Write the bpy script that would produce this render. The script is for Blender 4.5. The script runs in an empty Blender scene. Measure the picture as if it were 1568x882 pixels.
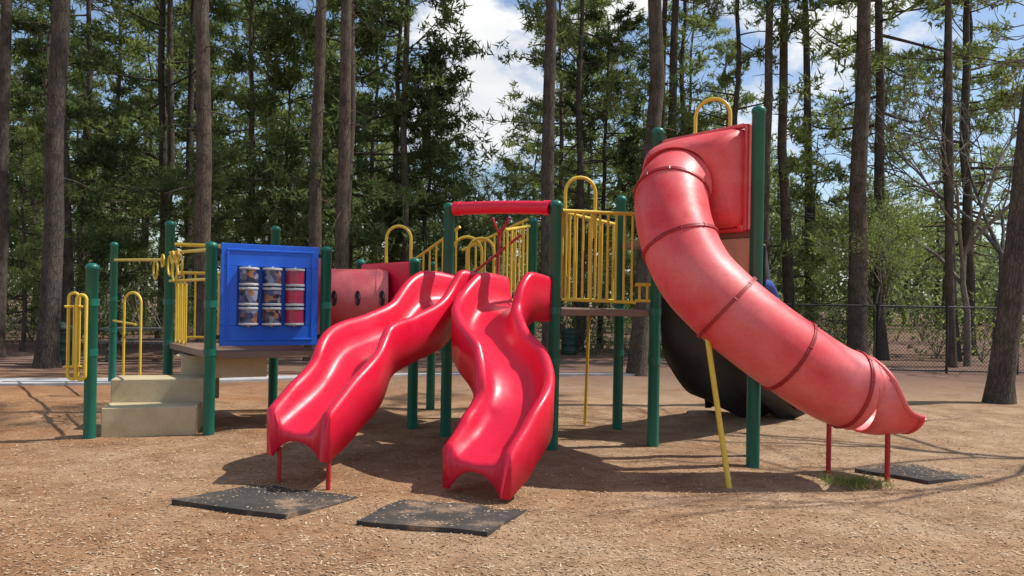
import bpy, math, random
import numpy as np
from mathutils import Vector, noise
R = math.radians
rng = np.random.default_rng(7)
random.seed(7)
scene = bpy.context.scene
COL = scene.collection

# ------------------------------------------------------------------ materials
def new_mat(name):
    m = bpy.data.materials.new(name); m.use_nodes = True
    nt = m.node_tree; b = nt.nodes['Principled BSDF']
    return m, nt, b
def N(nt, t, **kw):
    n = nt.nodes.new(t)
    for k, v in kw.items():
        if k in n.inputs: n.inputs[k].default_value = v
        else: setattr(n, k, v)
    return n
def ramp(nt, fac, stops):
    r = nt.nodes.new('ShaderNodeValToRGB')
    e = r.color_ramp.elements
    while len(e) < len(stops): e.new(0.5)
    for i, (p, c) in enumerate(stops):
        e[i].position = p; e[i].color = (*c, 1)
    nt.links.new(fac, r.inputs[0]); return r.outputs[0]
def mix(nt, fac, a, b, blend='MIX'):
    m = nt.nodes.new('ShaderNodeMix'); m.data_type = 'RGBA'; m.blend_type = blend
    for s, v in ((0, fac), (6, a), (7, b)):
        if isinstance(v, (int, float)): m.inputs[s].default_value = v
        elif isinstance(v, tuple): m.inputs[s].default_value = (*v, 1)
        else: nt.links.new(v, m.inputs[s])
    return m.outputs[2]
def objco(nt):
    return nt.nodes.new('ShaderNodeTexCoord').outputs['Object']
def noise_n(nt, co, scale, detail=4, rough=.55):
    n = N(nt, 'ShaderNodeTexNoise', Scale=scale, Detail=detail, Roughness=rough)
    nt.links.new(co, n.inputs['Vector']); return n.outputs['Fac']

def plastic(name, col, faded, rough=.32, spec=.5, fs=1.6, bump=.02, dirt_amt=.5):
    m, nt, b = new_mat(name); co = objco(nt)
    n1 = noise_n(nt, co, fs, 5, .6); n2 = noise_n(nt, co, 35, 3); n3 = noise_n(nt, co, 5, 6, .7)
    c = ramp(nt, n1, [(.35, col), (.70, faded)])
    dirt = ramp(nt, n2, [(.3, (.82, .82, .82)), (.6, (1, 1, 1))])
    c = mix(nt, dirt_amt, c, dirt, 'MULTIPLY')
    scuff = ramp(nt, n3, [(.30, (.76, .74, .74)), (.46, (1, 1, 1))])
    c = mix(nt, dirt_amt, c, scuff, 'MULTIPLY')
    nt.links.new(c, b.inputs['Base Color'])
    rr = N(nt, 'ShaderNodeMapRange'); nt.links.new(n3, rr.inputs[0]); rr.inputs[1].default_value = .3; rr.inputs[2].default_value = .7
    rr.inputs[3].default_value = rough - .06; rr.inputs[4].default_value = rough + .12
    nt.links.new(rr.outputs[0], b.inputs['Roughness'])
    b.inputs['Specular IOR Level'].default_value = spec
    bp = N(nt, 'ShaderNodeBump', Strength=bump * 4, Distance=.02)
    nt.links.new(noise_n(nt, co, 9, 3), bp.inputs['Height']); nt.links.new(bp.outputs[0], b.inputs['Normal'])
    return m
M_RED = plastic('slide_red', (.76, .006, .035), (.82, .016, .060), .33, .5)
M_TUBE = plastic('tube_red', (.75, .036, .045), (.86, .20, .19), .42, .5, 1.3)  # paler patches: sun fading, plus sheen of the sunlit top put into colour
M_CRAWL = plastic('crawl_red', (.78, .07, .08), (.86, .24, .23), .42)
M_SEAM = plastic('seam_red', (.36, .014, .018), (.45, .03, .03), .45)
M_LRED = plastic('leg_red', (.45, .01, .015), (.5, .03, .03), .4)
M_GREEN = plastic('post_green', (.003, .120, .078), (.006, .155, .105), .36)
M_YEL = plastic('rail_yellow', (.74, .49, .03), (.80, .58, .08), .38)
M_BLUE = plastic('panel_blue', (.006, .105, .64), (.012, .15, .74), .40)
M_SHADE = plastic('slide_shade', (.010, .012, .017), (.018, .020, .028), .5)
M_DBLUE = plastic('slide_blue', (.006, .04, .3), (.01, .07, .42), .4)
M_TAN = plastic('step_tan', (.48, .38, .22), (.60, .49, .31), .6, fs=3)
M_DECK = plastic('deck_brown', (.20, .12, .085), (.28, .18, .125), .6)
M_DARK = plastic('hole_shade', (.02, .012, .014), (.03, .02, .02), .6)
M_GREY = plastic('spinner_grey', (.45, .47, .50), (.62, .63, .63), .35, fs=6)
M_CAN = plastic('can_green', (.008, .03, .02), (.012, .045, .03), .5)
M_CONC = plastic('concrete', (.38, .37, .35), (.52, .50, .48), .85, fs=4)
M_STEEL = plastic('fence_black', (.012, .012, .012), (.02, .02, .02), .5)

def mat_bark(name, c0, c1):
    m, nt, b = new_mat(name); co = objco(nt)
    info = nt.nodes.new('ShaderNodeObjectInfo')
    mp = N(nt, 'ShaderNodeMapping'); mp.inputs['Scale'].default_value = (1, 1, .22)
    nt.links.new(co, mp.inputs[0])
    dn = N(nt, 'ShaderNodeTexNoise', Scale=4.0, Detail=4.0); nt.links.new(co, dn.inputs['Vector'])
    va = nt.nodes.new('ShaderNodeVectorMath'); va.operation = 'MULTIPLY_ADD'
    nt.links.new(dn.outputs['Color'], va.inputs[0]); va.inputs[1].default_value = (.16, .16, .16); nt.links.new(mp.outputs[0], va.inputs[2])
    v = N(nt, 'ShaderNodeTexVoronoi', Scale=17.0); v.feature = 'DISTANCE_TO_EDGE'
    nt.links.new(va.outputs[0], v.inputs['Vector'])
    n = noise_n(nt, co, 2.5, 7, .7)
    c = ramp(nt, n, [(.3, c0), (.7, c1)])
    tint = ramp(nt, info.outputs['Random'], [(0, (.72, .74, .78)), (.5, (1, .97, .94)), (1, (1.2, 1.12, 1.02))])
    c = mix(nt, 1.0, c, tint, 'MULTIPLY')
    e = ramp(nt, v.outputs['Distance'], [(0, (.5, .48, .47)), (.14, (1, 1, 1))])
    nt.links.new(mix(nt, .75, c, e, 'MULTIPLY'), b.inputs['Base Color'])
    b.inputs['Roughness'].default_value = .95; b.inputs['Specular IOR Level'].default_value = .1
    bp = N(nt, 'ShaderNodeBump', Strength=.7, Distance=.03)
    nt.links.new(e, bp.inputs['Height']); nt.links.new(bp.outputs[0], b.inputs['Normal'])
    return m
M_BARK = mat_bark('pine_bark', (.062, .052, .043), (.155, .128, .104))
M_BARK2 = mat_bark('grey_bark', (.16, .145, .13), (.28, .26, .23))

def mat_leaf(name, dark, light, trans=.45, scale=.35):
    m = bpy.data.materials.new(name); m.use_nodes = True; nt = m.node_tree
    nt.nodes.clear()
    out = nt.nodes.new('ShaderNodeOutputMaterial')
    geo = nt.nodes.new('ShaderNodeNewGeometry')
    info = nt.nodes.new('ShaderNodeObjectInfo')
    n = noise_n(nt, geo.outputs['Position'], scale, 3)
    a = nt.nodes.new('ShaderNodeMath'); a.operation = 'MULTIPLY_ADD'
    nt.links.new(geo.outputs['Random Per Island'], a.inputs[0]); a.inputs[1].default_value = .45
    nt.links.new(n, a.inputs[2])
    a2 = nt.nodes.new('ShaderNodeMath'); a2.operation = 'MULTIPLY_ADD'
    nt.links.new(info.outputs['Random'], a2.inputs[0]); a2.inputs[1].default_value = .25
    nt.links.new(a.outputs[0], a2.inputs[2])
    c = ramp(nt, a2.outputs[0], [(.45, dark), (1.0, light)])
    d = nt.nodes.new('ShaderNodeBsdfDiffuse'); t = nt.nodes.new('ShaderNodeBsdfTranslucent')
    nt.links.new(c, d.inputs[0])
    nt.links.new(mix(nt, 1.0, c, (1.25, 1.25, .8), 'MULTIPLY'), t.inputs[0])
    ms = nt.nodes.new('ShaderNodeMixShader'); ms.inputs[0].default_value = trans
    nt.links.new(d.outputs[0], ms.inputs[1]); nt.links.new(t.outputs[0], ms.inputs[2])
    nt.links.new(ms.outputs[0], out.inputs[0]); return m
M_PINE = mat_leaf('pine_needles', (.085, .115, .048), (.24, .285, .115))
M_PINED = mat_leaf('pine_needles_dark', (.050, .075, .036), (.135, .175, .072), .4)
M_SPRING = mat_leaf('spring_leaves', (.16, .23, .06), (.32, .40, .13), .5)
M_FAR = mat_leaf('far_foliage_haze', (.13, .17, .095), (.28, .33, .19), .4, .18)  # leaf colour lightened to carry the distance haze
M_GRASS = mat_leaf('grass', (.12, .17, .04), (.30, .34, .12), .4, 2)

def mat_ground():
    m, nt, b = new_mat('mulch_ground'); co = objco(nt)
    big = noise_n(nt, co, .33, 5, .6); mid = noise_n(nt, co, 2.2, 7, .68); fine = noise_n(nt, co, 60, 6, .75); patch = noise_n(nt, co, .9, 6, .65)
    v = N(nt, 'ShaderNodeTexVoronoi', Scale=75.0); v.inputs['Randomness'].default_value = 1
    mp = N(nt, 'ShaderNodeMapping'); mp.inputs['Scale'].default_value = (1, 2.3, 1); mp.inputs['Rotation'].default_value = (0, 0, .6)
    dn = N(nt, 'ShaderNodeTexNoise', Scale=5.0); nt.links.new(co, dn.inputs['Vector'])
    va = nt.nodes.new('ShaderNodeVectorMath'); va.operation = 'MULTIPLY_ADD'
    nt.links.new(dn.outputs['Color'], va.inputs[0]); va.inputs[1].default_value = (.5, .5, .5); nt.links.new(co, va.inputs[2])
    nt.links.new(va.outputs[0], mp.inputs[0]); nt.links.new(mp.outputs[0], v.inputs['Vector'])
    c = ramp(nt, mid, [(.28, (.33, .195, .110)), (.5, (.48, .315, .188)), (.72, (.58, .42, .275))])
    sep = nt.nodes.new('ShaderNodeSeparateXYZ'); nt.links.new(co, sep.inputs[0])
    lx = nt.nodes.new('ShaderNodeMath'); lx.operation = 'MULTIPLY_ADD'; nt.links.new(sep.outputs[0], lx.inputs[0]); lx.inputs[1].default_value = .035; nt.links.new(big, lx.inputs[2])
    c2 = ramp(nt, lx.outputs[0], [(.28, (.88, .68, .53)), (.58, (1.0, 1.0, 1.0))])
    c = mix(nt, .9, c, c2, 'MULTIPLY')
    pt = ramp(nt, patch, [(.34, (.70, .64, .60)), (.50, (1, 1, 1)), (.72, (1.06, 1.08, 1.1))])
    c = mix(nt, .85, c, pt, 'MULTIPLY')
    chip = ramp(nt, v.outputs['Color'], [(.1, (.58, .55, .53)), (.5, (.98, .98, .98)), (.9, (1.22, 1.2, 1.18))])
    c = mix(nt, .7, c, chip, 'MULTIPLY')
    f = ramp(nt, fine, [(.35, (.58, .55, .53)), (.55, (1, 1, 1)), (.75, (1.2, 1.18, 1.16))])
    c = mix(nt, .7, c, f, 'MULTIPLY')
    ad = nt.nodes.new('ShaderNodeMath'); ad.operation = 'MULTIPLY_ADD'
    nt.links.new(mid, ad.inputs[0]); ad.inputs[1].default_value = 4.0; nt.links.new(sep.outputs[1], ad.inputs[2])
    mr = N(nt, 'ShaderNodeMapRange'); nt.links.new(ad.outputs[0], mr.inputs[0])
    mr.inputs[1].default_value = 14.5; mr.inputs[2].default_value = 20
    litter_shade = ramp(nt, fine, [(.3, (.11, .065, .048)), (.7, (.34, .205, .145))])  # leaf litter at the back, with tree shade put into its colour
    c = mix(nt, mr.outputs[0], c, litter_shade)
    nt.links.new(c, b.inputs['Base Color']); b.inputs['Roughness'].default_value = .95
    b.inputs['Specular IOR Level'].default_value = .12
    bp = N(nt, 'ShaderNodeBump', Strength=.6, Distance=.018)
    h = nt.nodes.new('ShaderNodeMath'); h.operation = 'ADD'
    nt.links.new(v.outputs['Distance'], h.inputs[0]); nt.links.new(fine, h.inputs[1])
    nt.links.new(h.outputs[0], bp.inputs['Height']); nt.links.new(bp.outputs[0], b.inputs['Normal'])
    return m
M_GROUND = mat_ground()
def mat_chips():
    m, nt, b = new_mat('wood_chip'); geo = nt.nodes.new('ShaderNodeNewGeometry')
    c = ramp(nt, geo.outputs['Random Per Island'], [(0, (.17, .095, .055)), (.4, (.38, .24, .14)), (.8, (.52, .37, .23)), (1, (.62, .49, .34))])
    nt.links.new(c, b.inputs['Base Color']); b.inputs['Roughness'].default_value = .9
    b.inputs['Specular IOR Level'].default_value = .15
    return m
M_CHIP = mat_chips()
def mat_rubber():
    m, nt, b = new_mat('rubber'); co = objco(nt)
    n = noise_n(nt, co, 2.2, 7, .70); n2 = noise_n(nt, co, 90, 2)
    c = ramp(nt, n, [(.42, (.050, .046, .042)), (.54, (.075, .064, .054)), (.64, (.27, .18, .115))])
    nt.links.new(c, b.inputs['Base Color']); b.inputs['Roughness'].default_value = .95
    b.inputs['Specular IOR Level'].default_value = .25
    bp = N(nt, 'ShaderNodeBump', Strength=.4, Distance=.006); nt.links.new(n2, bp.inputs['Height']); nt.links.new(bp.outputs[0], b.inputs['Normal'])
    return m
M_RUB = mat_rubber()
def mat_spinner():
    m, nt, b = new_mat('spinner_print'); co = objco(nt)
    n = N(nt, 'ShaderNodeTexVoronoi', Scale=18.0); nt.links.new(co, n.inputs['Vector'])
    sep = nt.nodes.new('ShaderNodeSeparateColor'); nt.links.new(n.outputs['Color'], sep.inputs[0])
    c = ramp(nt, sep.outputs[0], [(.15, (.02, .02, .04)), (.4, (.04, .06, .18)), (.6, (.30, .33, .40)), (.78, (.06, .06, .09)), (.9, (.30, .12, .06))])
    nt.links.new(c, b.inputs['Base Color']); b.inputs['Roughness'].default_value = .3
    return m
M_SPIN = mat_spinner()
M_SPINR = plastic('spinner_red', (.55, .02, .04), (.30, .06, .14), .3, fs=12)

# ------------------------------------------------------------------ mesh builder
class MB:
    def __init__(s): s.v = []; s.f = []; s.m = []; s.mats = []
    def mi(s, mat):
        if mat not in s.mats: s.mats.append(mat)
        return s.mats.index(mat)
    def add(s, V, F, mat):
        o = len(s.v); k = s.mi(mat)
        s.v += [tuple(p) for p in V]; s.f += [tuple(i + o for i in f) for f in F]; s.m += [k] * len(F)
        return s
    def build(s, name, parent=None, smooth=True, solid=0, bevel=0, angle=40):
        me = bpy.data.meshes.new(name); me.from_pydata(s.v, [], s.f)
        for mt in s.mats: me.materials.append(mt)
        me.polygons.foreach_set('material_index', s.m)
        if smooth:
            me.polygons.foreach_set('use_smooth', [True] * len(s.f))
            me.set_sharp_from_angle(angle=R(angle))
        me.update()
        o = bpy.data.objects.new(name, me); COL.objects.link(o)
        if parent: o.parent = parent
        if solid:
            md = o.modifiers.new('s', 'SOLIDIFY'); md.thickness = solid; md.offset = 0
        if bevel:
            md = o.modifiers.new('b', 'BEVEL'); md.width = bevel; md.segments = 3; md.limit_method = 'ANGLE'
        return o
def empty(name):
    e = bpy.data.objects.new(name, None); COL.objects.link(e); return e

def catmull(P, n=8, closed=False):
    P = [Vector(p) for p in P]; out = []
    L = len(P)
    for i in range(L if closed else L - 1):
        if closed: a, b, c, d = P[i - 1], P[i], P[(i + 1) % L], P[(i + 2) % L]
        else:
            b, c = P[i], P[i + 1]
            a = P[i - 1] if i > 0 else b * 2 - c
            d = P[i + 2] if i + 2 < L else c * 2 - b
        for k in range(n):
            t = k / n
            out.append(.5 * ((2 * b) + (c - a) * t + (2 * a - 5 * b + 4 * c - d) * t * t + (3 * b - a - 3 * c + d) * t ** 3))
    if not closed: out.append(P[-1].copy())
    return out
def interp(arr, n):
    x = np.linspace(0, len(arr) - 1, n); return np.interp(x, range(len(arr)), arr)

def sweep(P, r, seg=12, closed=False, caps=True):
    P = [Vector(p) for p in P]; n = len(P)
    rs = r if hasattr(r, '__len__') else [r] * n
    V = []; F = []; prev = None
    for i in range(n):
        if closed: t = P[(i + 1) % n] - P[i - 1]
        else: t = P[min(i + 1, n - 1)] - P[max(i - 1, 0)]
        t.normalize()
        if prev is None:
            u = Vector((0, 0, 1)) if abs(t.z) < .9 else Vector((1, 0, 0))
            u = (u - t * u.dot(t)).normalized()
        else: u = (prev - t * prev.dot(t)).normalized()
        prev = u; w = t.cross(u)
        for k in range(seg):
            a = 2 * math.pi * k / seg
            V.append(P[i] + (u * math.cos(a) + w * math.sin(a)) * rs[i])
    for i in range(n if closed else n - 1):
        j = (i + 1) % n
        for k in range(seg):
            l = (k + 1) % seg
            F.append((i * seg + k, i * seg + l, j * seg + l, j * seg + k))
    if caps and not closed:
        F.append(tuple(range(seg))[::-1]); F.append(tuple((n - 1) * seg + k for k in range(seg)))
    return V, F
def box(mb, c, sx, sy, sz, mat, ux=(1, 0, 0), uy=None):
    c = Vector(c); ux = Vector(ux).normalized(); uz = Vector((0, 0, 1)); uy = uz.cross(ux)
    V = [c + ux * (a * sx / 2) + uy * (b * sy / 2) + uz * (d * sz / 2) for d in (-1, 1) for a, b in ((-1, -1), (1, -1), (1, 1), (-1, 1))]
    mb.add(V, [(3, 2, 1, 0), (4, 5, 6, 7), (0, 1, 5, 4), (1, 2, 6, 5), (2, 3, 7, 6), (3, 0, 4, 7)], mat)
def prism(mb, poly, z0, z1, mat):
    n = len(poly)
    V = [(x, y, z0) for x, y in poly] + [(x, y, z1) for x, y in poly]
    F = [tuple(range(n))[::-1], tuple(range(n, 2 * n))] + [(i, (i + 1) % n, n + (i + 1) % n, n + i) for i in range(n)]
    mb.add(V, F, mat)

# ------------------------------------------------------------------ ground
def gz(x, y):
    if -14 < x < 14 and 2 < y < 20:
        return .040 * noise.noise((x * .55, y * .55, 3.1)) + .018 * noise.noise((x * 2.0, y * 2.0, 7))
    return 0.0
xs = np.unique(np.concatenate([np.linspace(-400, -14, 14), np.arange(-14, 14.01, .14), np.linspace(14, 400, 14)]))
ys = np.unique(np.concatenate([np.linspace(-60, 2, 6), np.arange(2, 20.01, .14), np.linspace(20, 600, 20)]))
V = [(x, y, gz(x, y)) for y in ys for x in xs]; nx = len(xs)
F = [(j * nx + i, j * nx + i + 1, (j + 1) * nx + i + 1, (j + 1) * nx + i) for j in range(len(ys) - 1) for i in range(nx - 1)]
MB().add(V, F, M_GROUND).build('ground', angle=180)

def trimesh(name, V, T, mats, midx=None, smooth=None):
    me = bpy.data.meshes.new(name)
    V = np.asarray(V, dtype=np.float32); T = np.asarray(T, dtype=np.int32)
    me.vertices.add(len(V)); me.vertices.foreach_set('co', V.ravel())
    me.loops.add(len(T) * 3); me.loops.foreach_set('vertex_index', T.ravel())
    me.polygons.add(len(T)); me.polygons.foreach_set('loop_start', np.arange(0, len(T) * 3, 3, dtype=np.int32))
    me.polygons.foreach_set('loop_total', np.full(len(T), 3, dtype=np.int32))
    for m in mats: me.materials.append(m)
    if midx is not None: me.polygons.foreach_set('material_index', np.asarray(midx, dtype=np.int32))
    if smooth is not None: me.polygons.foreach_set('use_smooth', smooth)
    me.update(calc_edges=True); me.validate()
    return me

def chips():
    n = 40000
    y = 4.0 + 8.0 * rng.random(n) ** 1.5
    x = (rng.random(n) * 2 - 1) * (.72 * y + .3)
    z = np.array([gz(a, b) for a, b in zip(x, y)]) + .002 + rng.random(n) * .005
    a = rng.random(n) * 6.283; L = (.006 + .016 * rng.random(n) ** 2); W = .0025 + .004 * rng.random(n)
    c, s = np.cos(a), np.sin(a)
    tz = (rng.random(n) - .5) * .5; tw = (rng.random(n) - .5) * .6
    P = np.stack([x, y, z], 1); U = np.stack([c * L, s * L, tz * L], 1); Wv = np.stack([-s * W, c * W, tw * W], 1)
    V = np.concatenate([P - U - Wv, P + U - Wv, P + U + Wv, P - U + Wv], 1).reshape(-1, 3)
    i = np.arange(n) * 4
    T = np.concatenate([np.stack([i, i + 1, i + 2], 1), np.stack([i, i + 2, i + 3], 1)])
    o = bpy.data.objects.new('wood_chips', trimesh('wood_chips', V, T, [M_CHIP])); COL.objects.link(o)
chips()

def path_strip():
    mb = MB()
    C = catmull([(-16, 12.9, 0), (-10, 13.7, 0), (-6.5, 14.5, 0), (-4, 15.6, 0), (-1.5, 16.8, 0), (1, 17.2, 0), (3, 17.6, 0)], 8)
    V = []; F = []
    for i, p in enumerate(C):
        t = (C[min(i + 1, len(C) - 1)] - C[max(i - 1, 0)]).normalized(); w = Vector((-t.y, t.x, 0))
        wd = 1.35 - 1.0 * min(1, i / 30)
        for s, z in ((-.5, -.03), (-.5, .045), (.5, .045), (.5, -.03)):
            V.append(p + w * s * wd + Vector((0, 0, z)))
    for i in range(len(C) - 1):
        for k in range(3): F.append((i * 4 + k, i * 4 + k + 1, i * 4 + 5 + k, i * 4 + 4 + k))
    mb.add(V, F, M_CONC).build('concrete_path')
path_strip()

def mat_pad(corners):
    mb = MB(); c = [Vector((*p, 0)) for p in corners]; n = 14; V = []; F = []
    def hz(px, py, v): return .036 - .034 * v + gz(px, py) * .85 + .014 * noise.noise((px * 2.5, py * 2.5, 9))
    for j in range(n + 1):
        for i in range(n + 1):
            u, v = i / n, j / n
            p = (c[0] * (1 - u) + c[1] * u) * (1 - v) + (c[3] * (1 - u) + c[2] * u) * v
            V.append((p.x, p.y, hz(p.x, p.y, v)))
    for j in range(n):
        for i in range(n): F.append((j * (n + 1) + i, j * (n + 1) + i + 1, (j + 1) * (n + 1) + i + 1, (j + 1) * (n + 1) + i))
    ring = [i for i in range(n + 1)] + [j * (n + 1) + n for j in range(1, n + 1)] + [n * (n + 1) + i for i in range(n - 1, -1, -1)] + [j * (n + 1) for j in range(n - 1, 0, -1)]
    o = len(V)
    for k in ring:
        p = Vector(V[k]); V.append((p.x, p.y, p.z - .09))
    for k in range(len(ring)):
        l = (k + 1) % len(ring); F.append((ring[k], o + k, o + l, ring[l]))
    ob = mb.add(V, F, M_RUB).build('rubber_mat', angle=35)
    k = 380
    u = rng.random(k); v = 1 - rng.random(k) ** 2.6
    Vv = []; T = []
    for a, b in zip(u, v):
        p = (c[0] * (1 - a) + c[1] * a) * (1 - b) + (c[3] * (1 - a) + c[2] * a) * b
        an = random.random() * 6.28; L = .004 + .008 * random.random(); W = .003
        d = Vector((math.cos(an), math.sin(an), 0)) * L; w = Vector((-math.sin(an), math.cos(an), .3)) * W
        q = Vector((p.x, p.y, hz(p.x, p.y, b) + .004))
        b0 = len(Vv); Vv += [q - d - w, q + d - w, q + d + w, q - d + w]; T += [(b0, b0 + 1, b0 + 2), (b0, b0 + 2, b0 + 3)]
    oc = bpy.data.objects.new('loose_mulch', trimesh('loose_mulch', [tuple(q) for q in Vv], T, [M_CHIP])); COL.objects.link(oc); oc.parent = ob
mat_pad([(-2.55, 6.03), (-1.59, 5.69), (-1.2, 6.4), (-2.15, 6.78)])
mat_pad([(-1.07, 5.62), (-.14, 5.38), (.15, 6.15), (-.85, 6.42)])
mat_pad([(3.35, 7.72), (3.78, 7.18), (4.5, 7.55), (4.05, 8.1)])

# ------------------------------------------------------------------ play structure
PS = empty('play_structure')
posts = {'A': (-4.61, 8.74, 1.93), 'B': (-7.04, 14.07, 2.51), 'C': (-4.65, 10.8, 2.60), 'E': (-3.43, 9.07, 2.21),
         'F': (-2.27, 9.7, 2.22), 'G': (-3.34, 11.2, 2.59), 'H': (-1.20, 9.78, 2.10), 'I': (-1.17, 11.67, 2.15),
         'S': (-2.1, 11.0, 2.13), 'J': (-.75, 9.31, 2.73), 'K': (.46, 8.6, 2.69), 'L': (.27, 11.0, 2.75),
         'M': (1.37, 10.16, 2.96), 'N': (1.60, 8.9, 3.56), 'P': (2.40, 7.85, 3.56), 'Q': (2.56, 8.4, 3.42)}
mb = MB()
for k, (x, y, h) in posts.items():
    r = .064
    prof = [(-.1, r), (h - .075, r), (h - .07, r + .006), (h - .035, r + .006), (h - .012, r * .8), (h, r * .35)]
    V, F = sweep([(x, y, z) for z, _ in prof], [q for _, q in prof], 24)
    mb.add(V, F, M_GREEN)
    for zc in (.95, 1.5):
        if h > zc + .4:
            V, F = sweep([(x, y, zc - .04), (x, y, zc + .04)], r + .007, 24); mb.add(V, F, M_GREEN)
mb.build('support_posts', PS, angle=50)
XY = lambda k: (posts[k][0], posts[k][1])
mb = MB()
prism(mb, [XY('E'), XY('F'), XY('G'), XY('C')], .87, .95, M_DECK)
prism(mb, [XY('H'), XY('J'), (-.3, 10.6), XY('I'), XY('S')], 1.10, 1.18, M_DECK)
prism(mb, [XY('J'), XY('K'), XY('M'), XY('L')], 1.44, 1.52, M_DECK)
prism(mb, [XY('K'), XY('N'), XY('M')], 1.445, 1.515, M_DECK)
prism(mb, [XY('N'), XY('P'), XY('Q'), (1.9, 9.7), XY('M')], 2.27, 2.35, M_DECK)
mb.build('decks', PS, smooth=False, bevel=.008)
mb = MB()
def board(a, b, z0, z1, th, mat, off=0, trim=.07):
    a = Vector((*a, 0)); b = Vector((*b, 0)); d = (b - a).normalized(); a = a + d * trim; b = b - d * trim
    c = (a + b) / 2 + Vector((-d.y, d.x, 0)) * off; c.z = (z0 + z1) / 2
    box(mb, c, (b - a).length, th, z1 - z0, mat, d)
board(XY('N'), XY('P'), 1.80, 2.26, .04, M_TAN)
board(XY('E'), (-2.75, 9.44), .62, .86, .04, M_TAN, .35)
mb.build('riser_boards', PS, smooth=False, bevel=.006)

ym = MB()
def pipe(P, r=.016, seg=8, mat=None, closed=False, smooth=0):
    if smooth: P = catmull(P, smooth, closed)
    V, F = sweep(P, r, seg, closed); ym.add(V, F, mat or M_YEL)
def barrier(p0, p1, zb0, zt0, zb1, zt1, n, r=.014):
    p0 = Vector((*p0, 0)); p1 = Vector((*p1, 0))
    def at(t, top):
        q = p0.lerp(p1, t); q.z = (zt0 * (1 - t) + zt1 * t) if top else (zb0 * (1 - t) + zb1 * t); return q
    pipe([at(0, 1), at(1, 1)], r * 1.5); pipe([at(0, 0), at(1, 0)], r * 1.3)
    for i in range(n): t = (i + .5) / n; pipe([at(t, 0), at(t, 1)], r)
def hoop(c, d, hw, z0, z1, r=.02):
    c = Vector((*c, 0)); d = Vector((*d, 0)).normalized(); P = []
    P.append(c - d * hw + Vector((0, 0, z0)))
    for k in range(0, 13):
        a = math.pi * k / 12
        P.append(c - d * hw * math.cos(a) + Vector((0, 0, z1 - hw + hw * math.sin(a))))
    P.append(c + d * hw + Vector((0, 0, z0)))
    pipe(P, r)
def loop(c, d, hw, z0, z1, r=.018):
    c = Vector((*c, 0)); d = Vector((*d, 0)).normalized(); P = []
    for k in range(0, 11):
        a = math.pi * k / 10; P.append(c - d * hw * math.cos(a) + Vector((0, 0, z1 - hw + hw * math.sin(a))))
    for k in range(0, 11):
        a = math.pi * k / 10; P.append(c + d * hw * math.cos(a) + Vector((0, 0, z0 + hw - hw * math.sin(a))))
    pipe(P, r, closed=True)
barrier((.53, 8.62), (1.37, 8.84), 1.62, 2.58, 1.60, 2.58, 9)
barrier((1.37, 8.84), (1.55, 8.89), 1.62, 1.80, 1.62, 1.80, 2)
barrier((.5, 8.7), (1.3, 10.05), 1.62, 2.58, 1.62, 2.58, 9)
hoop((.73, 8.72), (1, .2), .17, 2.3, 2.96)
hoop((2.12, 8.55), (1, -.5), .185, 3.25, 3.80, .02)
hoop((-1.50, 10.45), (1, -.2), .17, 1.9, 2.55)
barrier((-1.40, 11.3), (-.72, 10.75), 1.45, 2.15, 1.75, 2.58, 7)
barrier((-.72, 11.3), (.2, 10.95), 1.50, 2.30, 1.85, 2.72, 7)
hoop((-.42, 10.6), (1, 0), .17, 1.6, 2.42); hoop((-.62, 10.8), (1, 0), .2, 1.55, 2.45)
barrier((-.1, 10.2), (.22, 10.9), 1.60, 2.50, 1.60, 2.62, 6)
pipe([(-.28, 10.4, 2.68), (-.18, 10.4, 2.45), (-.2, 10.4, 1.65)], .02, mat=M_LRED); pipe([(-.05, 10.4, 2.68), (-.18, 10.4, 2.45)], .02, mat=M_LRED)
pipe([(-.5, 10.3, 1.95), (0.1, 10.3, 2.45)], .018, mat=M_LRED)
for dx in (0, .11): loop((-4.76 + dx * .9, 8.66 - dx * .3), (1, .1), .05 if dx else .055, .66, 1.60 - dx * .2)
barrier((-4.84, 8.62), (-4.66, 8.66), .80, 1.45, .80, 1.45, 3, .009)
pipe([(-7.04, 14.07, 2.19), (-4.65, 10.8, 2.07)], .022)
hoop((-5.95, 12.5), (1, -.3), .16, 0, 1.62, .02); pipe([(-7.0, 14.0, 1.12), (-5.9, 12.5, 1.12)], .018)
pipe([(-4.65, 10.8, 2.28), (-3.34, 11.2, 2.28)], .026)
barrier((-4.55, 10.83), (-3.4, 11.18), 1.02, 1.9, 1.02, 1.9, 8)
CE = Vector((1.22, -1.73, 0)).normalized()
for t, zc, rr in ((.15, 1.98, .13), (.42, 1.90, .13), (.70, 1.98, .13), (.28, 2.08, .08), (.56, 2.08, .08), (-.3, 1.93, .13), (-.12, 2.05, .08)):
    c = Vector((-4.6, 10.62, zc)) + (CE if t > 0 else Vector((.8, -.6, 0))) * t
    P = [c + CE * rr * math.cos(a) + Vector((0, 0, rr * math.sin(a))) for a in np.linspace(0, 2 * math.pi, 21)[:-1]]
    pipe(P, .013, closed=True)
pipe([(-4.6, 10.7, 1.78), (-3.5, 9.15, 1.78)], .017); pipe([(-4.6, 10.7, 2.16), (-3.5, 9.15, 2.12)], .02)
for i in range(3): loop((-4.33 + i * .125, 10.3 - i * .177), (CE.x, CE.y), .05, .98, 1.75, .013)
pipe([(.98, 10.4, 0), (1.0, 10.3, 1.45)], .02)
ym.build('yellow_railings', PS, angle=60)

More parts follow.
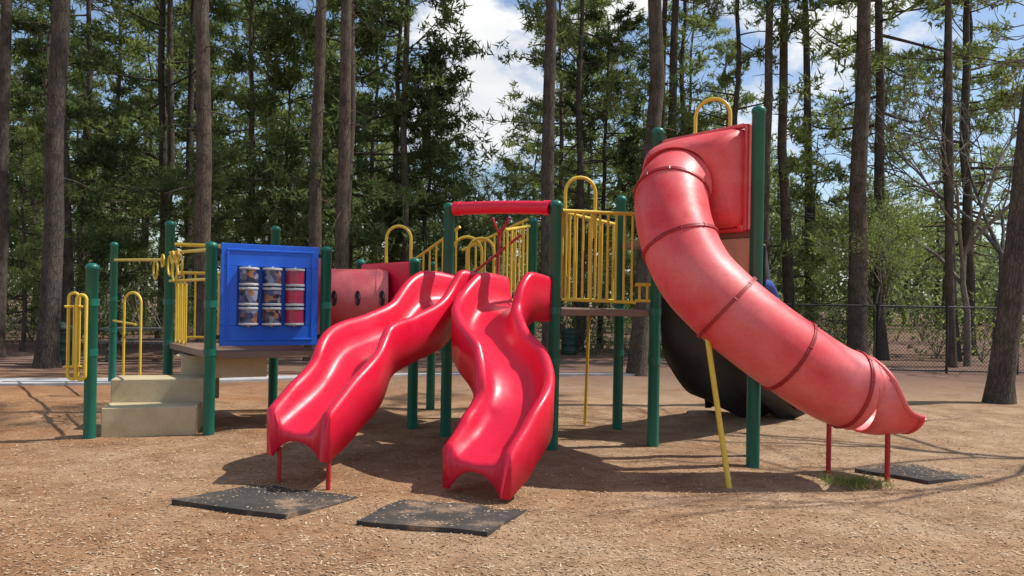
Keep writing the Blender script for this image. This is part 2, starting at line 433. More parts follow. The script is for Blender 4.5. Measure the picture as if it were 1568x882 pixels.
mb = MB()
a, b = Vector((-.68, 9.27, 2.655)), Vector((.40, 8.64, 2.61)); P = []
for i in range(17):
    t = i / 16; p = a.lerp(b, t); P.append(p + Vector((0, 0, .012 * math.sin(math.pi * t))))
V, F = sweep(P, [.074] * 17, 16); mb.add(V, F, M_RED)
for q in (0, 15):
    V, F = sweep([P[q], P[q + 1]], .082, 16); mb.add(V, F, M_RED)
mb.build('head_bar', PS)

# ---- crawl tube
CT = empty('crawl_tube'); mb = MB()
a, b = Vector((-2.72, 10.25, 1.58)), Vector((-1.62, 10.42, 1.60)); P = [a.lerp(b, i / 30) for i in range(31)]
V, F = sweep(P, [.38] * 31, 40, caps=False); mb.add(V, F, M_CRAWL)
for i in (3, 26):
    V, F = sweep([P[i], P[i + 1]], .390, 40); mb.add(V, F, M_CRAWL)
mb.build('tube_shell', CT)
ax = (b - a).normalized(); mb = MB()
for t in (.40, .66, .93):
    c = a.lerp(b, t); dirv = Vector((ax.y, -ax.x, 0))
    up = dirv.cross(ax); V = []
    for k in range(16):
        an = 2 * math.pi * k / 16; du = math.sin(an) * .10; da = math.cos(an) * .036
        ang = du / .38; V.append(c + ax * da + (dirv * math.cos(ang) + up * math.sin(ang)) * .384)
    mb.add(V, [tuple(range(16))], M_DARK)  # dark ovals on the closed shell, painting the shade inside open holes
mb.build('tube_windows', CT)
mb = MB()
board(XY('S'), XY('H'), 1.22, 2.06, .07, M_RED); board(XY('G'), XY('F'), 1.0, 2.1, .06, M_RED)
mb.build('end_panels', CT, smooth=False, bevel=.03)

# ---- tic tac toe panel
TP = empty('tic_tac_toe_panel')
e, f = Vector((-3.43, 9.07, 0)), Vector((-2.27, 9.7, 0)); d = (f - e).normalized(); nn = Vector((d.y, -d.x, 0))
def PP(u, z, o=0): return e + d * u + Vector((0, 0, z)) + nn * o
W = (f - e).length
mb = MB()
def pbox(u0, u1, z0, z1, o0, o1, mat):
    c = PP((u0 + u1) / 2, (z0 + z1) / 2, (o0 + o1) / 2); box(mb, c, u1 - u0, abs(o1 - o0), z1 - z0, mat, d)
u0, u1, z0, z1 = .10, W - .10, 1.02, 2.20
wu0, wu1, wz0, wz1 = .28, W - .25, 1.25, 1.94
pbox(u0, u1, z0, wz0, -.03, .03, M_BLUE); pbox(u0, u1, wz1, z1, -.03, .03, M_BLUE)
pbox(u0, wu0, wz0, wz1, -.03, .03, M_BLUE); pbox(wu1, u1, wz0, wz1, -.03, .03, M_BLUE)
pbox(u0 + .06, u1 - .06, z0 + .06, z0 + .085, .03, .042, M_BLUE); pbox(u0 + .06, u1 - .06, z1 - .085, z1 - .06, .03, .042, M_BLUE)
pbox(u0 + .06, u0 + .085, z0 + .09, z1 - .09, .03, .042, M_BLUE); pbox(u1 - .085, u1 - .06, z0 + .09, z1 - .09, .03, .042, M_BLUE)
mb.build('blue_frame', TP, smooth=False, bevel=.008)
mb = MB(); pbox(wu0, wu1, wz0, wz1, -.028, -.020, M_BLUE); cw = (wu1 - wu0) / 3; ch = (wz1 - wz0) / 3
mb.build('spinner_tray', TP, smooth=False)
mb = MB()
for i in range(3):
    uc = wu0 + (i + .5) * cw
    V, F = sweep([PP(uc, wz0 - .01, .03), PP(uc, wz1 + .01, .03)], .012, 8); mb.add(V, F, M_GREY)
    for j in range(3):
        zc = wz0 + (j + .5) * ch; h = ch * .47; r = cw * .43
        pr = [(-h, r * .6), (-h * .97, r * .95), (-h * .92, r), (-h * .76, r), (-h * .72, r * .93), (h * .72, r * .93), (h * .76, r), (h * .92, r), (h * .97, r * .95), (h, r * .6)]
        V, F = sweep([PP(uc, zc + q, .03) for q, _ in pr], [q for _, q in pr], 24)
        mb.add(V, F, M_GREY)
        gi = mb.mi(M_SPINR if i == 2 else M_SPIN); base = len(mb.m) - len(F)
        for k in range(24 * 4, 24 * 5): mb.m[base + k] = gi
mb.build('spinners', TP)
mb = MB()
for z in (1.12, 2.10):
    for u in (.05, W - .05): box(mb, PP(u, z), .13, .03, .05, M_STEEL, d)
mb.build('brackets', TP, smooth=False, bevel=.005)

# ---- entry steps
ES = empty('entry_steps'); mb = MB()
a = Vector((-4.52, 8.80, 0)); d2 = Vector((1.18, .33, 0)).normalized(); bk = Vector((-d2.y, d2.x, 0))
def step(u0, u1, v0, v1, z0, z1):
    c = a + d2 * (u0 + u1) / 2 + bk * (v0 + v1) / 2; c.z = (z0 + z1) / 2; box(mb, c, u1 - u0, v1 - v0, z1 - z0, M_TAN, d2)
step(0, .99, 0, .04, -.04, .33); step(0, .99, .043, .47, .29, .332)
step(0, 1.12, .475, .515, .02, .60); step(0, 1.12, .518, .95, .56, .603)
step(.7, 1.15, .955, 1.0, .3, .84); step(.62, 1.2, 1.0, 1.5, .80, .843)
step(0, .04, .045, .47, -.04, .288); step(.95, .99, .045, .47, -.04, .288); step(0.0, .04, .52, .95, -.02, .555)
mb.build('step_boxes', ES, smooth=False, bevel=.012)

# ---- wave slides
def wave_slide(name, path, walls, skirts, width, legs, mat=M_RED):
    top = empty(name)
    n = 9; P = catmull(path, n); L = len(P)
    wl = interp(walls, L); sk = interp(skirts, L); mb = MB(); V = []; F = []
    W2 = width / 2
    for i, p in enumerate(P):
        t = P[min(i + 1, L - 1)] - P[max(i - 1, 0)]; t.z = 0; t.normalize()
        lat = Vector((-t.y, t.x, 0)); h = wl[i]; s = sk[i]
        half = [(W2 + .035, -s), (W2 + .040, h * .45), (W2 + .045, h - .045), (W2 + .035, h - .012), (W2 + .008, h), (W2 - .022, h - .012), (W2 - .040, h - .05),
                (W2 - .055, h * .55), (W2 - .085, h * .25), (W2 - .14, h * .08), (W2 - .2, .012), (.04, 0)]
        prof = [(-x, z) for x, z in half] + [(x, z) for x, z in half[::-1]]
        for x, z in prof: V.append(p + lat * x + Vector((0, 0, z)))
    K = len(prof)
    for i in range(L - 1):
        for k in range(K - 1): F.append((i * K + k, i * K + k + 1, (i + 1) * K + k + 1, (i + 1) * K + k))
    b0 = (L - 1) * K; o = len(V); t = (P[-1] - P[-2]); t.z = 0; t.normalize(); lat = Vector((-t.y, t.x, 0)); s = sk[-1]
    for x, z in prof:
        xx = max(-W2 + .03, min(W2 - .03, x * .88)); q = 1 - abs(xx / (W2 - .03)) ** 2.5
        V.append(P[-1] + t * .015 + lat * xx + Vector((0, 0, -s + (s - .055) * q)))
    for k in range(K - 1): F.append((b0 + k, b0 + k + 1, o + k + 1, o + k))
    mb.add(V, F, mat)
    mb.build('slide_bed', top, solid=.022, angle=60)
    m3 = MB()
    for (x, y, zt) in legs:
        v, f_ = sweep([(x, y, -.05), (x, y, zt)], .02, 10); m3.add(v, f_, M_LRED)
    if legs: m3.build('slide_legs', top)
    return top
wave_slide('wave_slide',
    [(-.44, 9.10, 1.50), (-.80, 8.80, 1.52), (-1.01, 8.40, 1.24), (-1.24, 8.0, 1.12), (-1.44, 7.6, 1.01), (-1.52, 7.25, .76), (-1.66, 6.95, .58), (-1.78, 6.70, .44)],
    [.36, .38, .33, .30, .31, .30, .26, .20], [.12, .14, .14, .14, .16, .18, .21, .20], .58, [(-1.5, 6.62, .3), (-1.98, 6.86, .3)])
wave_slide('wave_slide',
    [(.16, 8.78, 1.50), (-.10, 8.46, 1.50), (-.25, 8.1, 1.26), (-.18, 7.7, 1.07), (.0, 7.32, .86), (.03, 7.0, .60), (-.12, 6.72, .38), (-.27, 6.50, .25)],
    [.36, .38, .33, .30, .30, .28, .22, .12], [.12, .14, .14, .14, .16, .18, .22, .23], .60, [])

# ---- blue slide at the back, its shade painted as near-black
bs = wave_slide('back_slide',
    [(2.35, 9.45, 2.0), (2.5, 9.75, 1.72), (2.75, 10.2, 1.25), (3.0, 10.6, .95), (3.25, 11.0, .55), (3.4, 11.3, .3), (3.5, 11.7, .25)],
    [.3, .3, .28, .26, .25, .2, .15], [.1, .14, .14, .14, .14, .16, .2], 1.15, [], mat=M_SHADE)
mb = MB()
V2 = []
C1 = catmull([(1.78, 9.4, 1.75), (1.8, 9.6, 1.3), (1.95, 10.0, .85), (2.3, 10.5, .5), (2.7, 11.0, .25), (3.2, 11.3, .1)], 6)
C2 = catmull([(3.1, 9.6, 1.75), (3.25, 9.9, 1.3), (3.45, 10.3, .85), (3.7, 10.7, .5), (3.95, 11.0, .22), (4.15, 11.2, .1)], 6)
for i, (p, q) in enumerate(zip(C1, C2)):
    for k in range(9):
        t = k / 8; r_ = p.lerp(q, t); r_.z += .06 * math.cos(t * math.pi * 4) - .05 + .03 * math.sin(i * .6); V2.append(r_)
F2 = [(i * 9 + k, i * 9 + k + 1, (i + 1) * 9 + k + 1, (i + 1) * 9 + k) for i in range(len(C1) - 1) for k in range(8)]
mb.add(V2, F2, M_SHADE)
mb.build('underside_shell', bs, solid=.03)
mb = MB()
v, f_ = sweep(catmull([(2.9, 9.3, 1.85), (3.05, 9.45, 1.8), (3.25, 9.8, 1.55), (3.45, 10.2, 1.25)], 6), .07, 10); mb.add(v, f_, M_DBLUE)
mb.build('blue_rim', bs)

# ---- tube slide
TS = empty('tube_slide')
path = [(1.70, 8.17, 2.85), (1.57, 7.93, 2.66), (1.57, 7.70, 2.30), (1.70, 7.50, 1.90), (1.95, 7.38, 1.60), (2.26, 7.32, 1.34), (2.59, 7.31, 1.11), (2.94, 7.35, .90), (3.22, 7.39, .80)]
P = catmull(path, 8); RT = .355
mb = MB(); V, F = sweep(P, RT, 48, caps=False); mb.add(V, F, M_TUBE)
un = Vector((.585, -.811, 0)); nrm = Vector((-.811, -.585, 0)); c0 = Vector((2.0, 8.375, 2.865))
V = []; n = 48; ringN = 7
t0 = (P[1] - P[0]).normalized(); w0 = Vector((t0.y, -t0.x, 0)).normalized()
upv = w0.cross(t0)
if upv.z < 0: upv = -upv
if w0.dot(un) < 0: w0 = -w0
for j in range(ringN):
    s = j / (ringN - 1); s2 = s * s * (3 - 2 * s)
    for k in range(n):
        an = 2 * math.pi * k / n; ca, sa = math.cos(an), math.sin(an); q = 1 / max(abs(ca), abs(sa))
        q = min(q, 1.34)
        sq = c0 + un * ca * q * .545 + Vector((0, 0, 1)) * sa * q * .50
        ci = P[0] + w0 * ca * RT + upv * sa * RT
        p = sq.lerp(ci, s2); V.append(p + nrm * (.16 * math.sin(math.pi * s)))
F = [(j * n + k, j * n + (k + 1) % n, (j + 1) * n + (k + 1) % n, (j + 1) * n + k) for j in range(ringN - 1) for k in range(n)]
mb.add(V, F, M_TUBE)
mb.build('tube_shell', TS, solid=.012, angle=70)
mb = MB()
for sgn in (-1, 1):
    box(mb, c0 + un * sgn * .555, .04, .09, 1.06, M_TUBE, un)
    box(mb, c0 + Vector((0, 0, sgn * .52)), 1.07, .09, .04, M_TUBE, un)
mb.build('hood_frame', TS, smooth=False, bevel=.012)
mb = MB()
for idx in (8, 19, 33, 47, 61):
    c = P[idx]; t = (P[min(idx + 1, len(P) - 1)] - P[idx - 1]).normalized()
    for off in (-.009, .009):
        V, F = sweep([c + t * (off - .007), c + t * (off + .007)], RT + .020, 48); mb.add(V, F, M_SEAM)
    u = Vector((0, 0, 1)); u = (u - t * u.dot(t)).normalized(); w = t.cross(u)
    for k in range(10):
        an = 2 * math.pi * k / 10; p = c + (u * math.cos(an) + w * math.sin(an)) * (RT + .016)
        V, F = sweep([p - t * .02, p + t * .02], .008, 6); mb.add(V, F, M_SEAM)
mb.build('seam_flanges', TS)
secs = [(3.22, 7.39, .80, 178, .355), (3.30, 7.40, .785, 150, .357), (3.37, 7.41, .780, 122, .36), (3.42, 7.42, .785, 98, .365), (3.48, 7.43, .80, 76, .375), (3.56, 7.44, .83, 62, .40), (3.66, 7.45, .86, 54, .42)]
V = []; F = []; K = 29; rimL = []; rimR = []
lat = Vector((-.1, .994, 0))
for (x, y, z, a_, r_) in secs:
    for k in range(K):
        an = R(a_) * (2 * k / (K - 1) - 1)
        V.append(Vector((x, y, z)) + lat * math.sin(an) * r_ - Vector((0, 0, 1)) * math.cos(an) * r_)
    rimL.append(V[-1].copy()); rimR.append(V[-K].copy())
for i in range(len(secs) - 1):
    for k in range(K - 1): F.append((i * K + k, i * K + k + 1, (i + 1) * K + k + 1, (i + 1) * K + k))
mb = MB(); mb.add(V, F, M_TUBE); mb.build('exit_trough', TS, solid=.02)
mb = MB()
end = V[-K:]
for rim in (rimL, rimR, end):
    v, f_ = sweep(catmull(rim, 3), .024, 10); mb.add(v, f_, M_TUBE)
mb.build('exit_rim', TS)
mb = MB()
for (x, y, zt) in ((3.07, 7.66, .62), (3.47, 7.31, .5)):
    v, f_ = sweep([(x, y, -.05), (x, y, zt)], .024, 10); mb.add(v, f_, M_LRED)
mb.build('exit_legs', TS)
mb = MB(); v, f_ = sweep([(1.94, 6.99, -.05), (1.79, 7.32, 1.36)], .026, 12); mb.add(v, f_, M_YEL); mb.build('support_pole', TS)

# ------------------------------------------------------------------ trash cans, table
def trash_can(x, y, h=.95, r=.3):
    mb = MB(); pr = [(0, r * .92), (.05, r), (.08, r * .97)]
    z = .1
    while z < h * .8: pr += [(z, r * .97), (z + .02, r * 1.0), (z + .04, r * .97)]; z += .2
    pr += [(h * .82, r * 1.05), (h * .86, r * 1.05), (h * .9, r * .98), (h * .97, r * .7), (h, r * .3)]
    V, F = sweep([(x, y, q) for q, _ in pr], [q for _, q in pr], 24); mb.add(V, F, M_CAN); mb.build('trash_can')
trash_can(-10.0, 17.6, .95, .28); trash_can(1.75, 24.0, .8, .25)

def picnic(x, y, ang):
    top = empty('picnic_table'); mb = MB(); dx = Vector((math.cos(ang), math.sin(ang), 0)); dy = Vector((-dx.y, dx.x, 0)); c = Vector((x, y, 0))
    for k in range(-2, 3): box(mb, c + dy * k * .15 + Vector((0, 0, .75)), 1.8, .135, .045, M_BARK2, dx)
    for s in (-1, 1):
        for k in (0, 1): box(mb, c + dy * s * (.62 + k * .14) + Vector((0, 0, .45)), 1.8, .13, .045, M_BARK2, dx)
        for e_ in (-.65, .65):
            v, f_ = sweep([c + dx * e_ + dy * s * .2 + Vector((0, 0, .72)), c + dx * e_ + dy * s * .7], .04, 6); mb.add(v, f_, M_BARK2)
    for e_ in (-.65, .65): box(mb, c + dx * e_ + Vector((0, 0, .41)), .05, 1.5, .08, M_BARK2, dx)
    mb.build('table_boards', top, smooth=False)
picnic(-9.0, 19.5, .2)

# ------------------------------------------------------------------ chain link fence
FE = empty('chain_link_fence')
fp = [Vector((5.2, 20.5, 0)), Vector((9, 19.6, 0)), Vector((14, 19.3, 0)), Vector((20, 19.6, 0))]
mb = MB(); Hf = 1.62
wires = []
for a, b in zip(fp[:-1], fp[1:]):
    L = (b - a).length; dd = (b - a).normalized(); ns = int(L / 2.4) + 1
    for i in range(ns + 1):
        p = a + dd * L * i / ns; V, F = sweep([p, p + Vector((0, 0, Hf + .06))], .032, 8); mb.add(V, F, M_STEEL)
    for z in (Hf, .06):
        V, F = sweep([a + Vector((0, 0, z)), b + Vector((0, 0, z))], .02, 6); mb.add(V, F, M_STEEL)
    s = -Hf
    while s < L:
        for sg in (1, -1):
            u0_, u1_ = s, s + Hf
            zA, zB = (0, Hf) if sg > 0 else (Hf, 0)
            ca, cb = max(u0_, 0), min(u1_, L)
            if cb > ca:
                za = zA + (zB - zA) * (ca - u0_) / Hf; zb = zA + (zB - zA) * (cb - u0_) / Hf
                wires.append((a + dd * ca + Vector((0, 0, za)), a + dd * cb + Vector((0, 0, zb))))
        s += .09
mb.build('fence_posts', FE)
V = []; F = []
for p, q in wires:
    o = len(V); t = Vector((0, 0, .005)); V += [p - t, q - t, q + t, p + t]; F.append((o, o + 1, o + 2, o + 3))
MB().add(V, F, M_STEEL).build('fence_mesh', FE, smooth=False)

# ------------------------------------------------------------------ trees
class TM:
    def __init__(s): s.V = []; s.T = []; s.M = []; s.n = 0
    def add(s, V, T, m):
        V = np.asarray(V, float); T = np.asarray(T, int); s.V.append(V); s.T.append(T + s.n); s.M.append(np.full(len(T), m)); s.n += len(V)
    def mesh(s, name, mats):
        M = np.concatenate(s.M); return trimesh(name, np.concatenate(s.V), np.concatenate(s.T), mats, M, (M == 0))
def limb(tm, P, rad, seg=6, m=0):
    P = np.asarray(P, float); n = len(P); a = np.linspace(0, 2 * np.pi, seg, endpoint=False)
    V = []
    for i in range(n):
        t = P[min(i + 1, n - 1)] - P[max(i - 1, 0)]; t = t / (np.linalg.norm(t) + 1e-9)
        u = np.array([1., 0, 0]) if abs(t[0]) < .8 else np.array([0, 1., 0]); u = u - t * u.dot(t); u /= np.linalg.norm(u); w = np.cross(t, u)
        V.append(P[i] + (np.outer(np.cos(a), u) + np.outer(np.sin(a), w)) * rad[i])
    V = np.concatenate(V); T = []
    for i in range(n - 1):
        for k in range(seg):
            l = (k + 1) % seg; A, B, C, D = i * seg + k, i * seg + l, (i + 1) * seg + l, (i + 1) * seg + k
            T += [(A, B, C), (A, C, D)]
    tm.add(V, T, m)
def needles(tm, C, per, L, W, r, m=1, spread=.1, updir=.25):
    C = np.repeat(np.asarray(C, float), per, 0); n = len(C)
    d = r.normal(size=(n, 3)); d[:, 2] += updir; d /= np.linalg.norm(d, axis=1)[:, None]
    s = np.cross(d, r.normal(size=(n, 3))); s /= np.linalg.norm(s, axis=1)[:, None] + 1e-9
    C = C + r.normal(size=(n, 3)) * spread
    l = L * (.6 + .8 * r.random(n))[:, None]; w = W * (.6 + .8 * r.random(n))[:, None]
    V = np.concatenate([C - s * w, C + s * w, C + d * l], 1).reshape(-1, 3)
    i = np.arange(n) * 3; tm.add(V, np.stack([i, i + 1, i + 2], 1), m)
def leaves(tm, C, per, S, r, m=1, spread=.2):
    C = np.repeat(np.asarray(C, float), per, 0); n = len(C)
    d = r.normal(size=(n, 3)); d /= np.linalg.norm(d, axis=1)[:, None]
    s = np.cross(d, r.normal(size=(n, 3))); s /= np.linalg.norm(s, axis=1)[:, None] + 1e-9
    C = C + r.normal(size=(n, 3)) * spread; k = S * (.6 + .8 * r.random(n))[:, None]
    V = np.concatenate([C - d * k, C + s * k * .6, C + d * k], 1).reshape(-1, 3)
    i = np.arange(n) * 3; T = np.stack([i, i + 1, i + 2], 1); tm.add(V, T, m)

def pine(seed, H, r0, c0, cr, nb, per=9, L=.22, W=.018, dead=10, sub=3, wob=.05):
    r = np.random.default_rng(seed); tm = TM()
    zs = np.linspace(-.2, H, 16); bx = np.cumsum(r.normal(size=16) * wob); by = np.cumsum(r.normal(size=16) * wob); bx -= bx[0]; by -= by[0]
    rad = r0 * (1 - .82 * (zs / H).clip(0, 1)); rad[0] *= 1.45
    zs2 = np.insert(zs, 1, .35); bx = np.insert(bx, 1, bx[0]); by = np.insert(by, 1, by[0]); rad = np.insert(rad, 1, r0 * 1.06)
    limb(tm, np.stack([bx, by, zs2], 1), rad, 14)
    def trunk(z): return np.array([np.interp(z, zs2, bx), np.interp(z, zs2, by), z])
    C = []
    for i in range(nb):
        u = (i + r.random()) / nb; z = c0 + (H - c0) * u; az = r.random() * 6.283
        Ln = cr * (1 - u) ** .65 * (.45 + .75 * r.random()) + .5
        rise = -.10 + .5 * u + r.normal() * .18
        d = np.array([math.cos(az), math.sin(az), rise]); p = trunk(z); pts = [p]; nsg = 5
        for k in range(nsg):
            p = p + d * Ln / nsg; d = d + np.array([r.normal() * .12, r.normal() * .12, .05 + r.normal() * .08]); pts.append(p)
        br = .030 * (1 - .6 * u) + .006 * Ln
        limb(tm, pts, np.linspace(br, .006, nsg + 1), 4)
        for k in range(2, nsg + 1):
            base = pts[k]
            for q in range(sub):
                a2 = az + r.normal() * .9; l2 = (.35 + .5 * r.random()) * (Ln * .28 + .25)
                dd = np.array([math.cos(a2), math.sin(a2), .10 + r.normal() * .3]); e = base + dd * l2
                limb(tm, [base, e], [.010, .004], 3)
                C += [e, e + r.normal(size=3) * .12, base + dd * l2 * .7 + r.normal(size=3) * .06]
    needles(tm, C, per, L, W, r, 1, .06, .3)
    for i in range(dead):
        z = c0 * (.3 + .7 * r.random()); az = r.random() * 6.283; Ln = .4 + 1.3 * r.random(); p = trunk(z)
        d = np.array([math.cos(az), math.sin(az), -.1 + r.normal() * .2])
        limb(tm, [p, p + d * Ln * .5, p + d * Ln + np.array([0, 0, -.1])], [.022, .014, .005], 4)
    return tm
def broadleaf(seed, H, r0, nleaf=5, S=.05, depth=5, spread=.16):
    r = np.random.default_rng(seed); tm = TM(); C = []
    def grow(p, d, L, rad, k):
        pts = [p]; n = 4
        for i in range(n):
            p = p + d * L / n; d = d + r.normal(size=3) * .10; d /= np.linalg.norm(d); pts.append(p)
            if k <= 2: C.append(p)
        limb(tm, pts, np.linspace(rad, rad * .65, n + 1), 8 if k > 3 else 3)
        if k == 0: return
        for j in range(3 if k < depth else 4):
            d2 = d + r.normal(size=3) * .45; d2[2] += .12; d2 /= np.linalg.norm(d2)
            grow(pts[-1 - (j % 2)], d2, L * (.62 + .2 * r.random()), rad * .6, k - 1)
    grow(np.array([0, 0, -.1]), np.array([0, 0, 1.]), H * .33, r0, depth)
    if nleaf: leaves(tm, C, nleaf, S, r, 1, spread)
    return tm

V_tall = [pine(11, 24, .24, 12.0, 2.8, 18, 6, .26, .028).mesh('pine_tall_a', [M_BARK, M_PINE]), pine(12, 25, .24, 13, 2.6, 18, 6, .26, .028, wob=.09).mesh('pine_tall_b', [M_BARK, M_PINE])]
V_mid = [pine(s, 18 + s % 3, .17, c, 3.2, 34, 6, .28, .034, sub=3, wob=.08).mesh('pine_mid_%d' % s, [M_BARK, M_PINE]) for s, c in ((21, 4.5), (22, 6.5), (23, 3.6))]
V_dark = [pine(31, 17, .16, 3.2, 3.3, 46, 7, .28, .036, sub=4).mesh('pine_dark_a', [M_BARK, M_PINED]), pine(32, 15, .15, 2.2, 3.0, 40, 7, .28, .036, sub=4, wob=.09).mesh('pine_dark_b', [M_BARK, M_PINED])]
V_young = [pine(41, 9, .09, 1.2, 2.3, 30, 7, .23, .030, 2).mesh('pine_young', [M_BARK, M_PINE])]
V_spr = [broadleaf(51, 9, .12, 4, .06).mesh('spring_a', [M_BARK2, M_SPRING])]
V_oak = [broadleaf(52, 13, .16, 2, .05).mesh('spring_b', [M_BARK2, M_SPRING])]
V_bare = [broadleaf(53, 12, .13, 0, .05).mesh('bare', [M_BARK2, M_SPRING])]
def place(name, me, x, y, s=1.0, rot=None, lean=(0, 0), xy=None):
    o = bpy.data.objects.new(name, me); COL.objects.link(o); o.location = (x, y, 0)
    k = xy or s
    o.scale = (k, k, s); o.rotation_mode = 'XYZ'
    o.rotation_euler = (lean[0], lean[1], random.random() * 6.28 if rot is None else rot)
    return o
T = V_tall
big = [(.86, 17.5, T[0], .70, .02), (2.80, 17.6, T[1], .85, .0), (9.35, 21.5, T[0], 1.1, .05), (8.35, 13.6, T[1], .85, .045),
       (8.8, 25, T[1], .75, .03), (7.6, 24, T[0], .7, .03), (5.6, 26, T[1], .75, .03), (4.9, 27, T[0], .6, .0),
       (-7.1, 18.5, T[0], .85, .02), (-5.0, 20, T[0], .75, .0), (-4.6, 21.5, T[1], .5, .0), (-4.1, 19.5, T[0], .75, .0), (-3.0, 23, T[1], .5, .01),
       (-9.9, 17, T[0], .9, .01), (-12.2, 22, T[1], .8, .01), (-12.6, 19.5, T[0], .7, .0), (-12.5, 28.5, T[1], .65, .0), (-11.9, 29, T[0], .65, .0),
       (11.9, 21.5, T[0], .5, .02), (10.2, 27, T[0], .7, .03), (13.4, 24, T[1], .6, .04)]
for x, y, me, k, ln in big:
    place('pine_tree', me, x, y, 1.0, lean=(0, ln), xy=k)
def skygap(b): return -.15 < b < .06
pts = []; tries = 0
while len(pts) < 40 and tries < 6000:
    tries += 1
    y = random.uniform(24, 52); b = random.uniform(-.72, .70); x = b * y
    if skygap(b): continue
    if b > .44 and random.random() < .7: continue
    if b > .05 and random.random() < .2: continue
    if any((x - q[0]) ** 2 + (y - q[1]) ** 2 < 3.4 ** 2 for q in pts): continue
    pts.append((x, y))
for x, y in pts:
    b = x / y
    if b < -.1: me = random.choice(V_mid * 2 + V_dark + V_young)
    else: me = random.choice(V_mid * 3 + V_young)
    place('pine_tree', me, x, y, random.uniform(.8, 1.12))
for x, y, k, v in ((-4.9, 24, .95, 0), (-3.7, 24.5, .84, 0), (-2.7, 24.2, .60, 1), (3.0, 27, .66, 0), (-8.5, 26, .9, 0), (-14.5, 25, .85, 1)):
    place('pine_tree', V_dark[v], x, y, k)
for x, y, k in ((-13.2, 21.5, .7), (-8.6, 23, .62), (-6.3, 23, .55), (5.2, 25, .8), (9.8, 26, .8)):
    place('pine_tree', V_young[0], x, y, k)
for x, y, me, k, nm in ((-2.3, 34, V_oak[0], .80, 'spring_tree'), (-.2, 38, V_mid[0], .46, 'pine_tree'), (1.0, 38, V_mid[1], .58, 'pine_tree'),
                        (-1.2, 42, V_spr[0], 1.05, 'spring_tree'), (-4.4, 44, V_mid[2], .6, 'pine_tree')):
    place(nm, me, x, y, k)
for x, y, k in ((12.6, 22, .8), (14.6, 24, .85)): place('bare_tree', V_bare[0], x, y, k)
place('bare_tree', V_bare[0], 9.6, 8.3, .95, rot=2.0)
for x, y, k in ((10.5, 23, .5), (11.6, 25, .6), (7.8, 27, .55), (-12.6, 24, .45), (3.4, 25, .4)): place('spring_tree', V_spr[0], x, y, k)

def distant():
    r = np.random.default_rng(5); tm = TM(); C = []
    for i in range(160):
        y = r.uniform(56, 95); b = r.uniform(-.8, .8); x = b * y
        H = r.uniform(9, 16)
        if -.15 < b < .06: H = r.uniform(6, 10)
        elif b > .42: H = r.uniform(6, 11)
        elif b < -.15: H = r.uniform(13, 20)
        limb(tm, [(x, y, 0), (x + r.normal() * .4, y, H)], [.22, .06], 5)
        m = int(80 + 40 * r.random()); z = H * (.10 + .90 * r.random(m)); rr = (1 - (z / H)) ** .6 * 2.6 + .6
        a = r.random(m) * 6.283; q = np.sqrt(r.random(m)) * rr
        C.append(np.stack([x + np.cos(a) * q, y + np.sin(a) * q, z], 1))
    needles(tm, np.concatenate(C), 5, .7, .13, r, 1, .35, .2)
    o = bpy.data.objects.new('distant_trees', tm.mesh('distant_trees', [M_BARK, M_FAR])); COL.objects.link(o)
distant()
def undergrowth():
    r = np.random.default_rng(9); tm = TM(); C = []; D = []
    for i in range(140):
        y = r.uniform(23, 46); x = r.uniform(-.75, .75) * y
        h = r.uniform(.5, 2.4) * (1.25 if x < -3 else 1); w = h * r.uniform(.5, .9)
        m = int(50 * h); a = r.random(m) * 6.283; q = np.sqrt(r.random(m)) * w; z = r.random(m) * h
        P_ = np.stack([x + np.cos(a) * q, y + np.sin(a) * q, z], 1)
        (C if r.random() < .45 else D).append(P_)
        for k in range(5):
            a_ = r.random() * 6.28; limb(tm, [(x, y, 0), (x + math.cos(a_) * w * .6, y + math.sin(a_) * w * .6, h * .9)], [.02, .006], 4)
    leaves(tm, np.concatenate(C), 4, .07, r, 1, .14); leaves(tm, np.concatenate(D), 4, .085, r, 2, .14)
    o = bpy.data.objects.new('undergrowth', tm.mesh('undergrowth', [M_BARK2, M_SPRING, M_PINED])); COL.objects.link(o)
undergrowth()
tm = TM(); r = np.random.default_rng(3); n = 260
a = r.random(n) * 6.283; q = r.random(n) * .30
needles(tm, np.stack([3.14 + np.cos(a) * q * 1.1, 7.18 + np.sin(a) * q * .8, np.full(n, .0)], 1), 3, .085, .0035, r, 0, .02, 1.0)
o = bpy.data.objects.new('grass', tm.mesh('grass', [M_GRASS])); COL.objects.link(o)

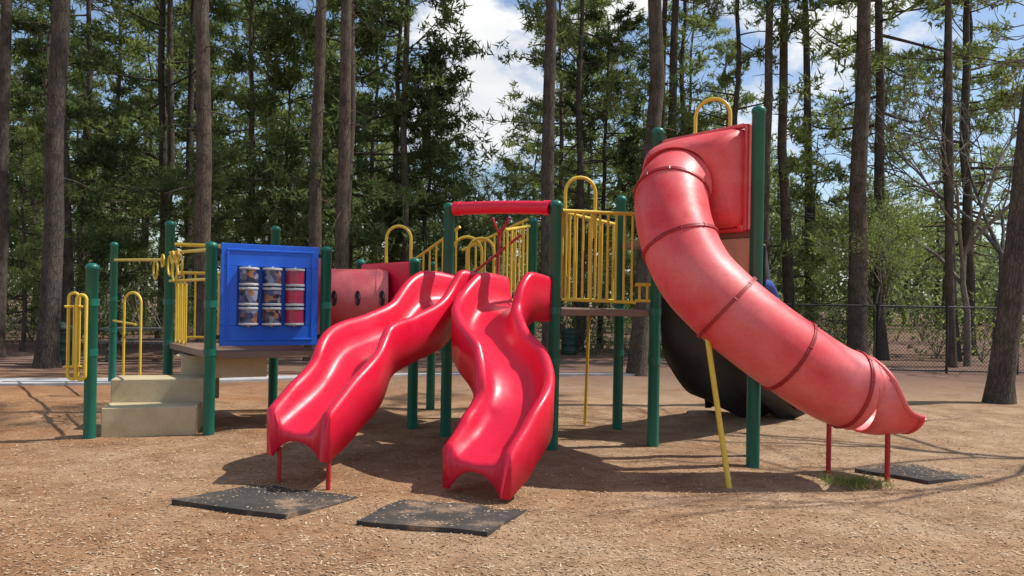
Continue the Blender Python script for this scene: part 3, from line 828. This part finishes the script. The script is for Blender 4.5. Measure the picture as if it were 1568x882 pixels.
# ------------------------------------------------------------------ sky / sun
S = Vector((.70, .12, 1.0)).normalized()
w = bpy.data.worlds.new('World'); scene.world = w; w.use_nodes = True; nt = w.node_tree; nt.nodes.clear()
out = nt.nodes.new('ShaderNodeOutputWorld'); sky = nt.nodes.new('ShaderNodeTexSky'); sky.sky_type = 'NISHITA'; sky.sun_disc = False
sky.sun_elevation = math.asin(S.z); sky.sun_rotation = math.atan2(S.x, S.y); sky.air_density = 1.0; sky.dust_density = .7; sky.ozone_density = 1.4
bg = nt.nodes.new('ShaderNodeBackground'); bg.inputs[1].default_value = .15
nt.links.new(sky.outputs[0], bg.inputs[0])
tc = nt.nodes.new('ShaderNodeTexCoord')
mp = nt.nodes.new('ShaderNodeMapping'); mp.inputs['Scale'].default_value = (1, 1, 1.9); nt.links.new(tc.outputs['Generated'], mp.inputs[0])
nz = N(nt, 'ShaderNodeTexNoise', Scale=5.2, Detail=9.0, Roughness=.56); nt.links.new(mp.outputs[0], nz.inputs['Vector'])
dv = nt.nodes.new('ShaderNodeVectorMath'); dv.operation = 'DISTANCE'; nt.links.new(tc.outputs['Generated'], dv.inputs[0])
dv.inputs[1].default_value = Vector((-.04, 1, .25)).normalized()
mr = N(nt, 'ShaderNodeMapRange'); nt.links.new(dv.outputs['Value'], mr.inputs[0])
mr.inputs[1].default_value = .03; mr.inputs[2].default_value = .115; mr.inputs[3].default_value = .22; mr.inputs[4].default_value = -.03
ad = nt.nodes.new('ShaderNodeMath'); ad.operation = 'ADD'; nt.links.new(nz.outputs['Fac'], ad.inputs[0]); nt.links.new(mr.outputs[0], ad.inputs[1])
cm = ramp(nt, ad.outputs[0], [(.50, (0, 0, 0)), (.60, (1, 1, 1))])
cc = ramp(nt, nz.outputs['Fac'], [(.35, (.78, .81, .86)), (.6, (1, 1, 1))])
bg2 = nt.nodes.new('ShaderNodeBackground'); bg2.inputs[1].default_value = 1.0; nt.links.new(cc, bg2.inputs[0])
ms = nt.nodes.new('ShaderNodeMixShader'); nt.links.new(cm, ms.inputs[0]); nt.links.new(bg.outputs[0], ms.inputs[1]); nt.links.new(bg2.outputs[0], ms.inputs[2])
nt.links.new(ms.outputs[0], out.inputs[0])
L = bpy.data.lights.new('sun', 'SUN'); L.energy = 5.0; L.angle = R(.53); L.color = (1, .965, .91)
lo = bpy.data.objects.new('sun', L); COL.objects.link(lo); lo.rotation_euler = (-S).to_track_quat('-Z', 'Y').to_euler(); lo.location = S * 50

cam = bpy.data.cameras.new('camera'); co_ = bpy.data.objects.new('camera', cam); COL.objects.link(co_)
cam.lens = 28; cam.sensor_width = 36; cam.shift_y = .0121; cam.clip_end = 2000; cam.clip_start = .05
co_.location = (0, 0, 1.6); co_.rotation_euler = (R(90), R(-1), 0); scene.camera = co_
scene.view_settings.view_transform = 'Standard'; scene.view_settings.look = 'None'; scene.view_settings.exposure = 0
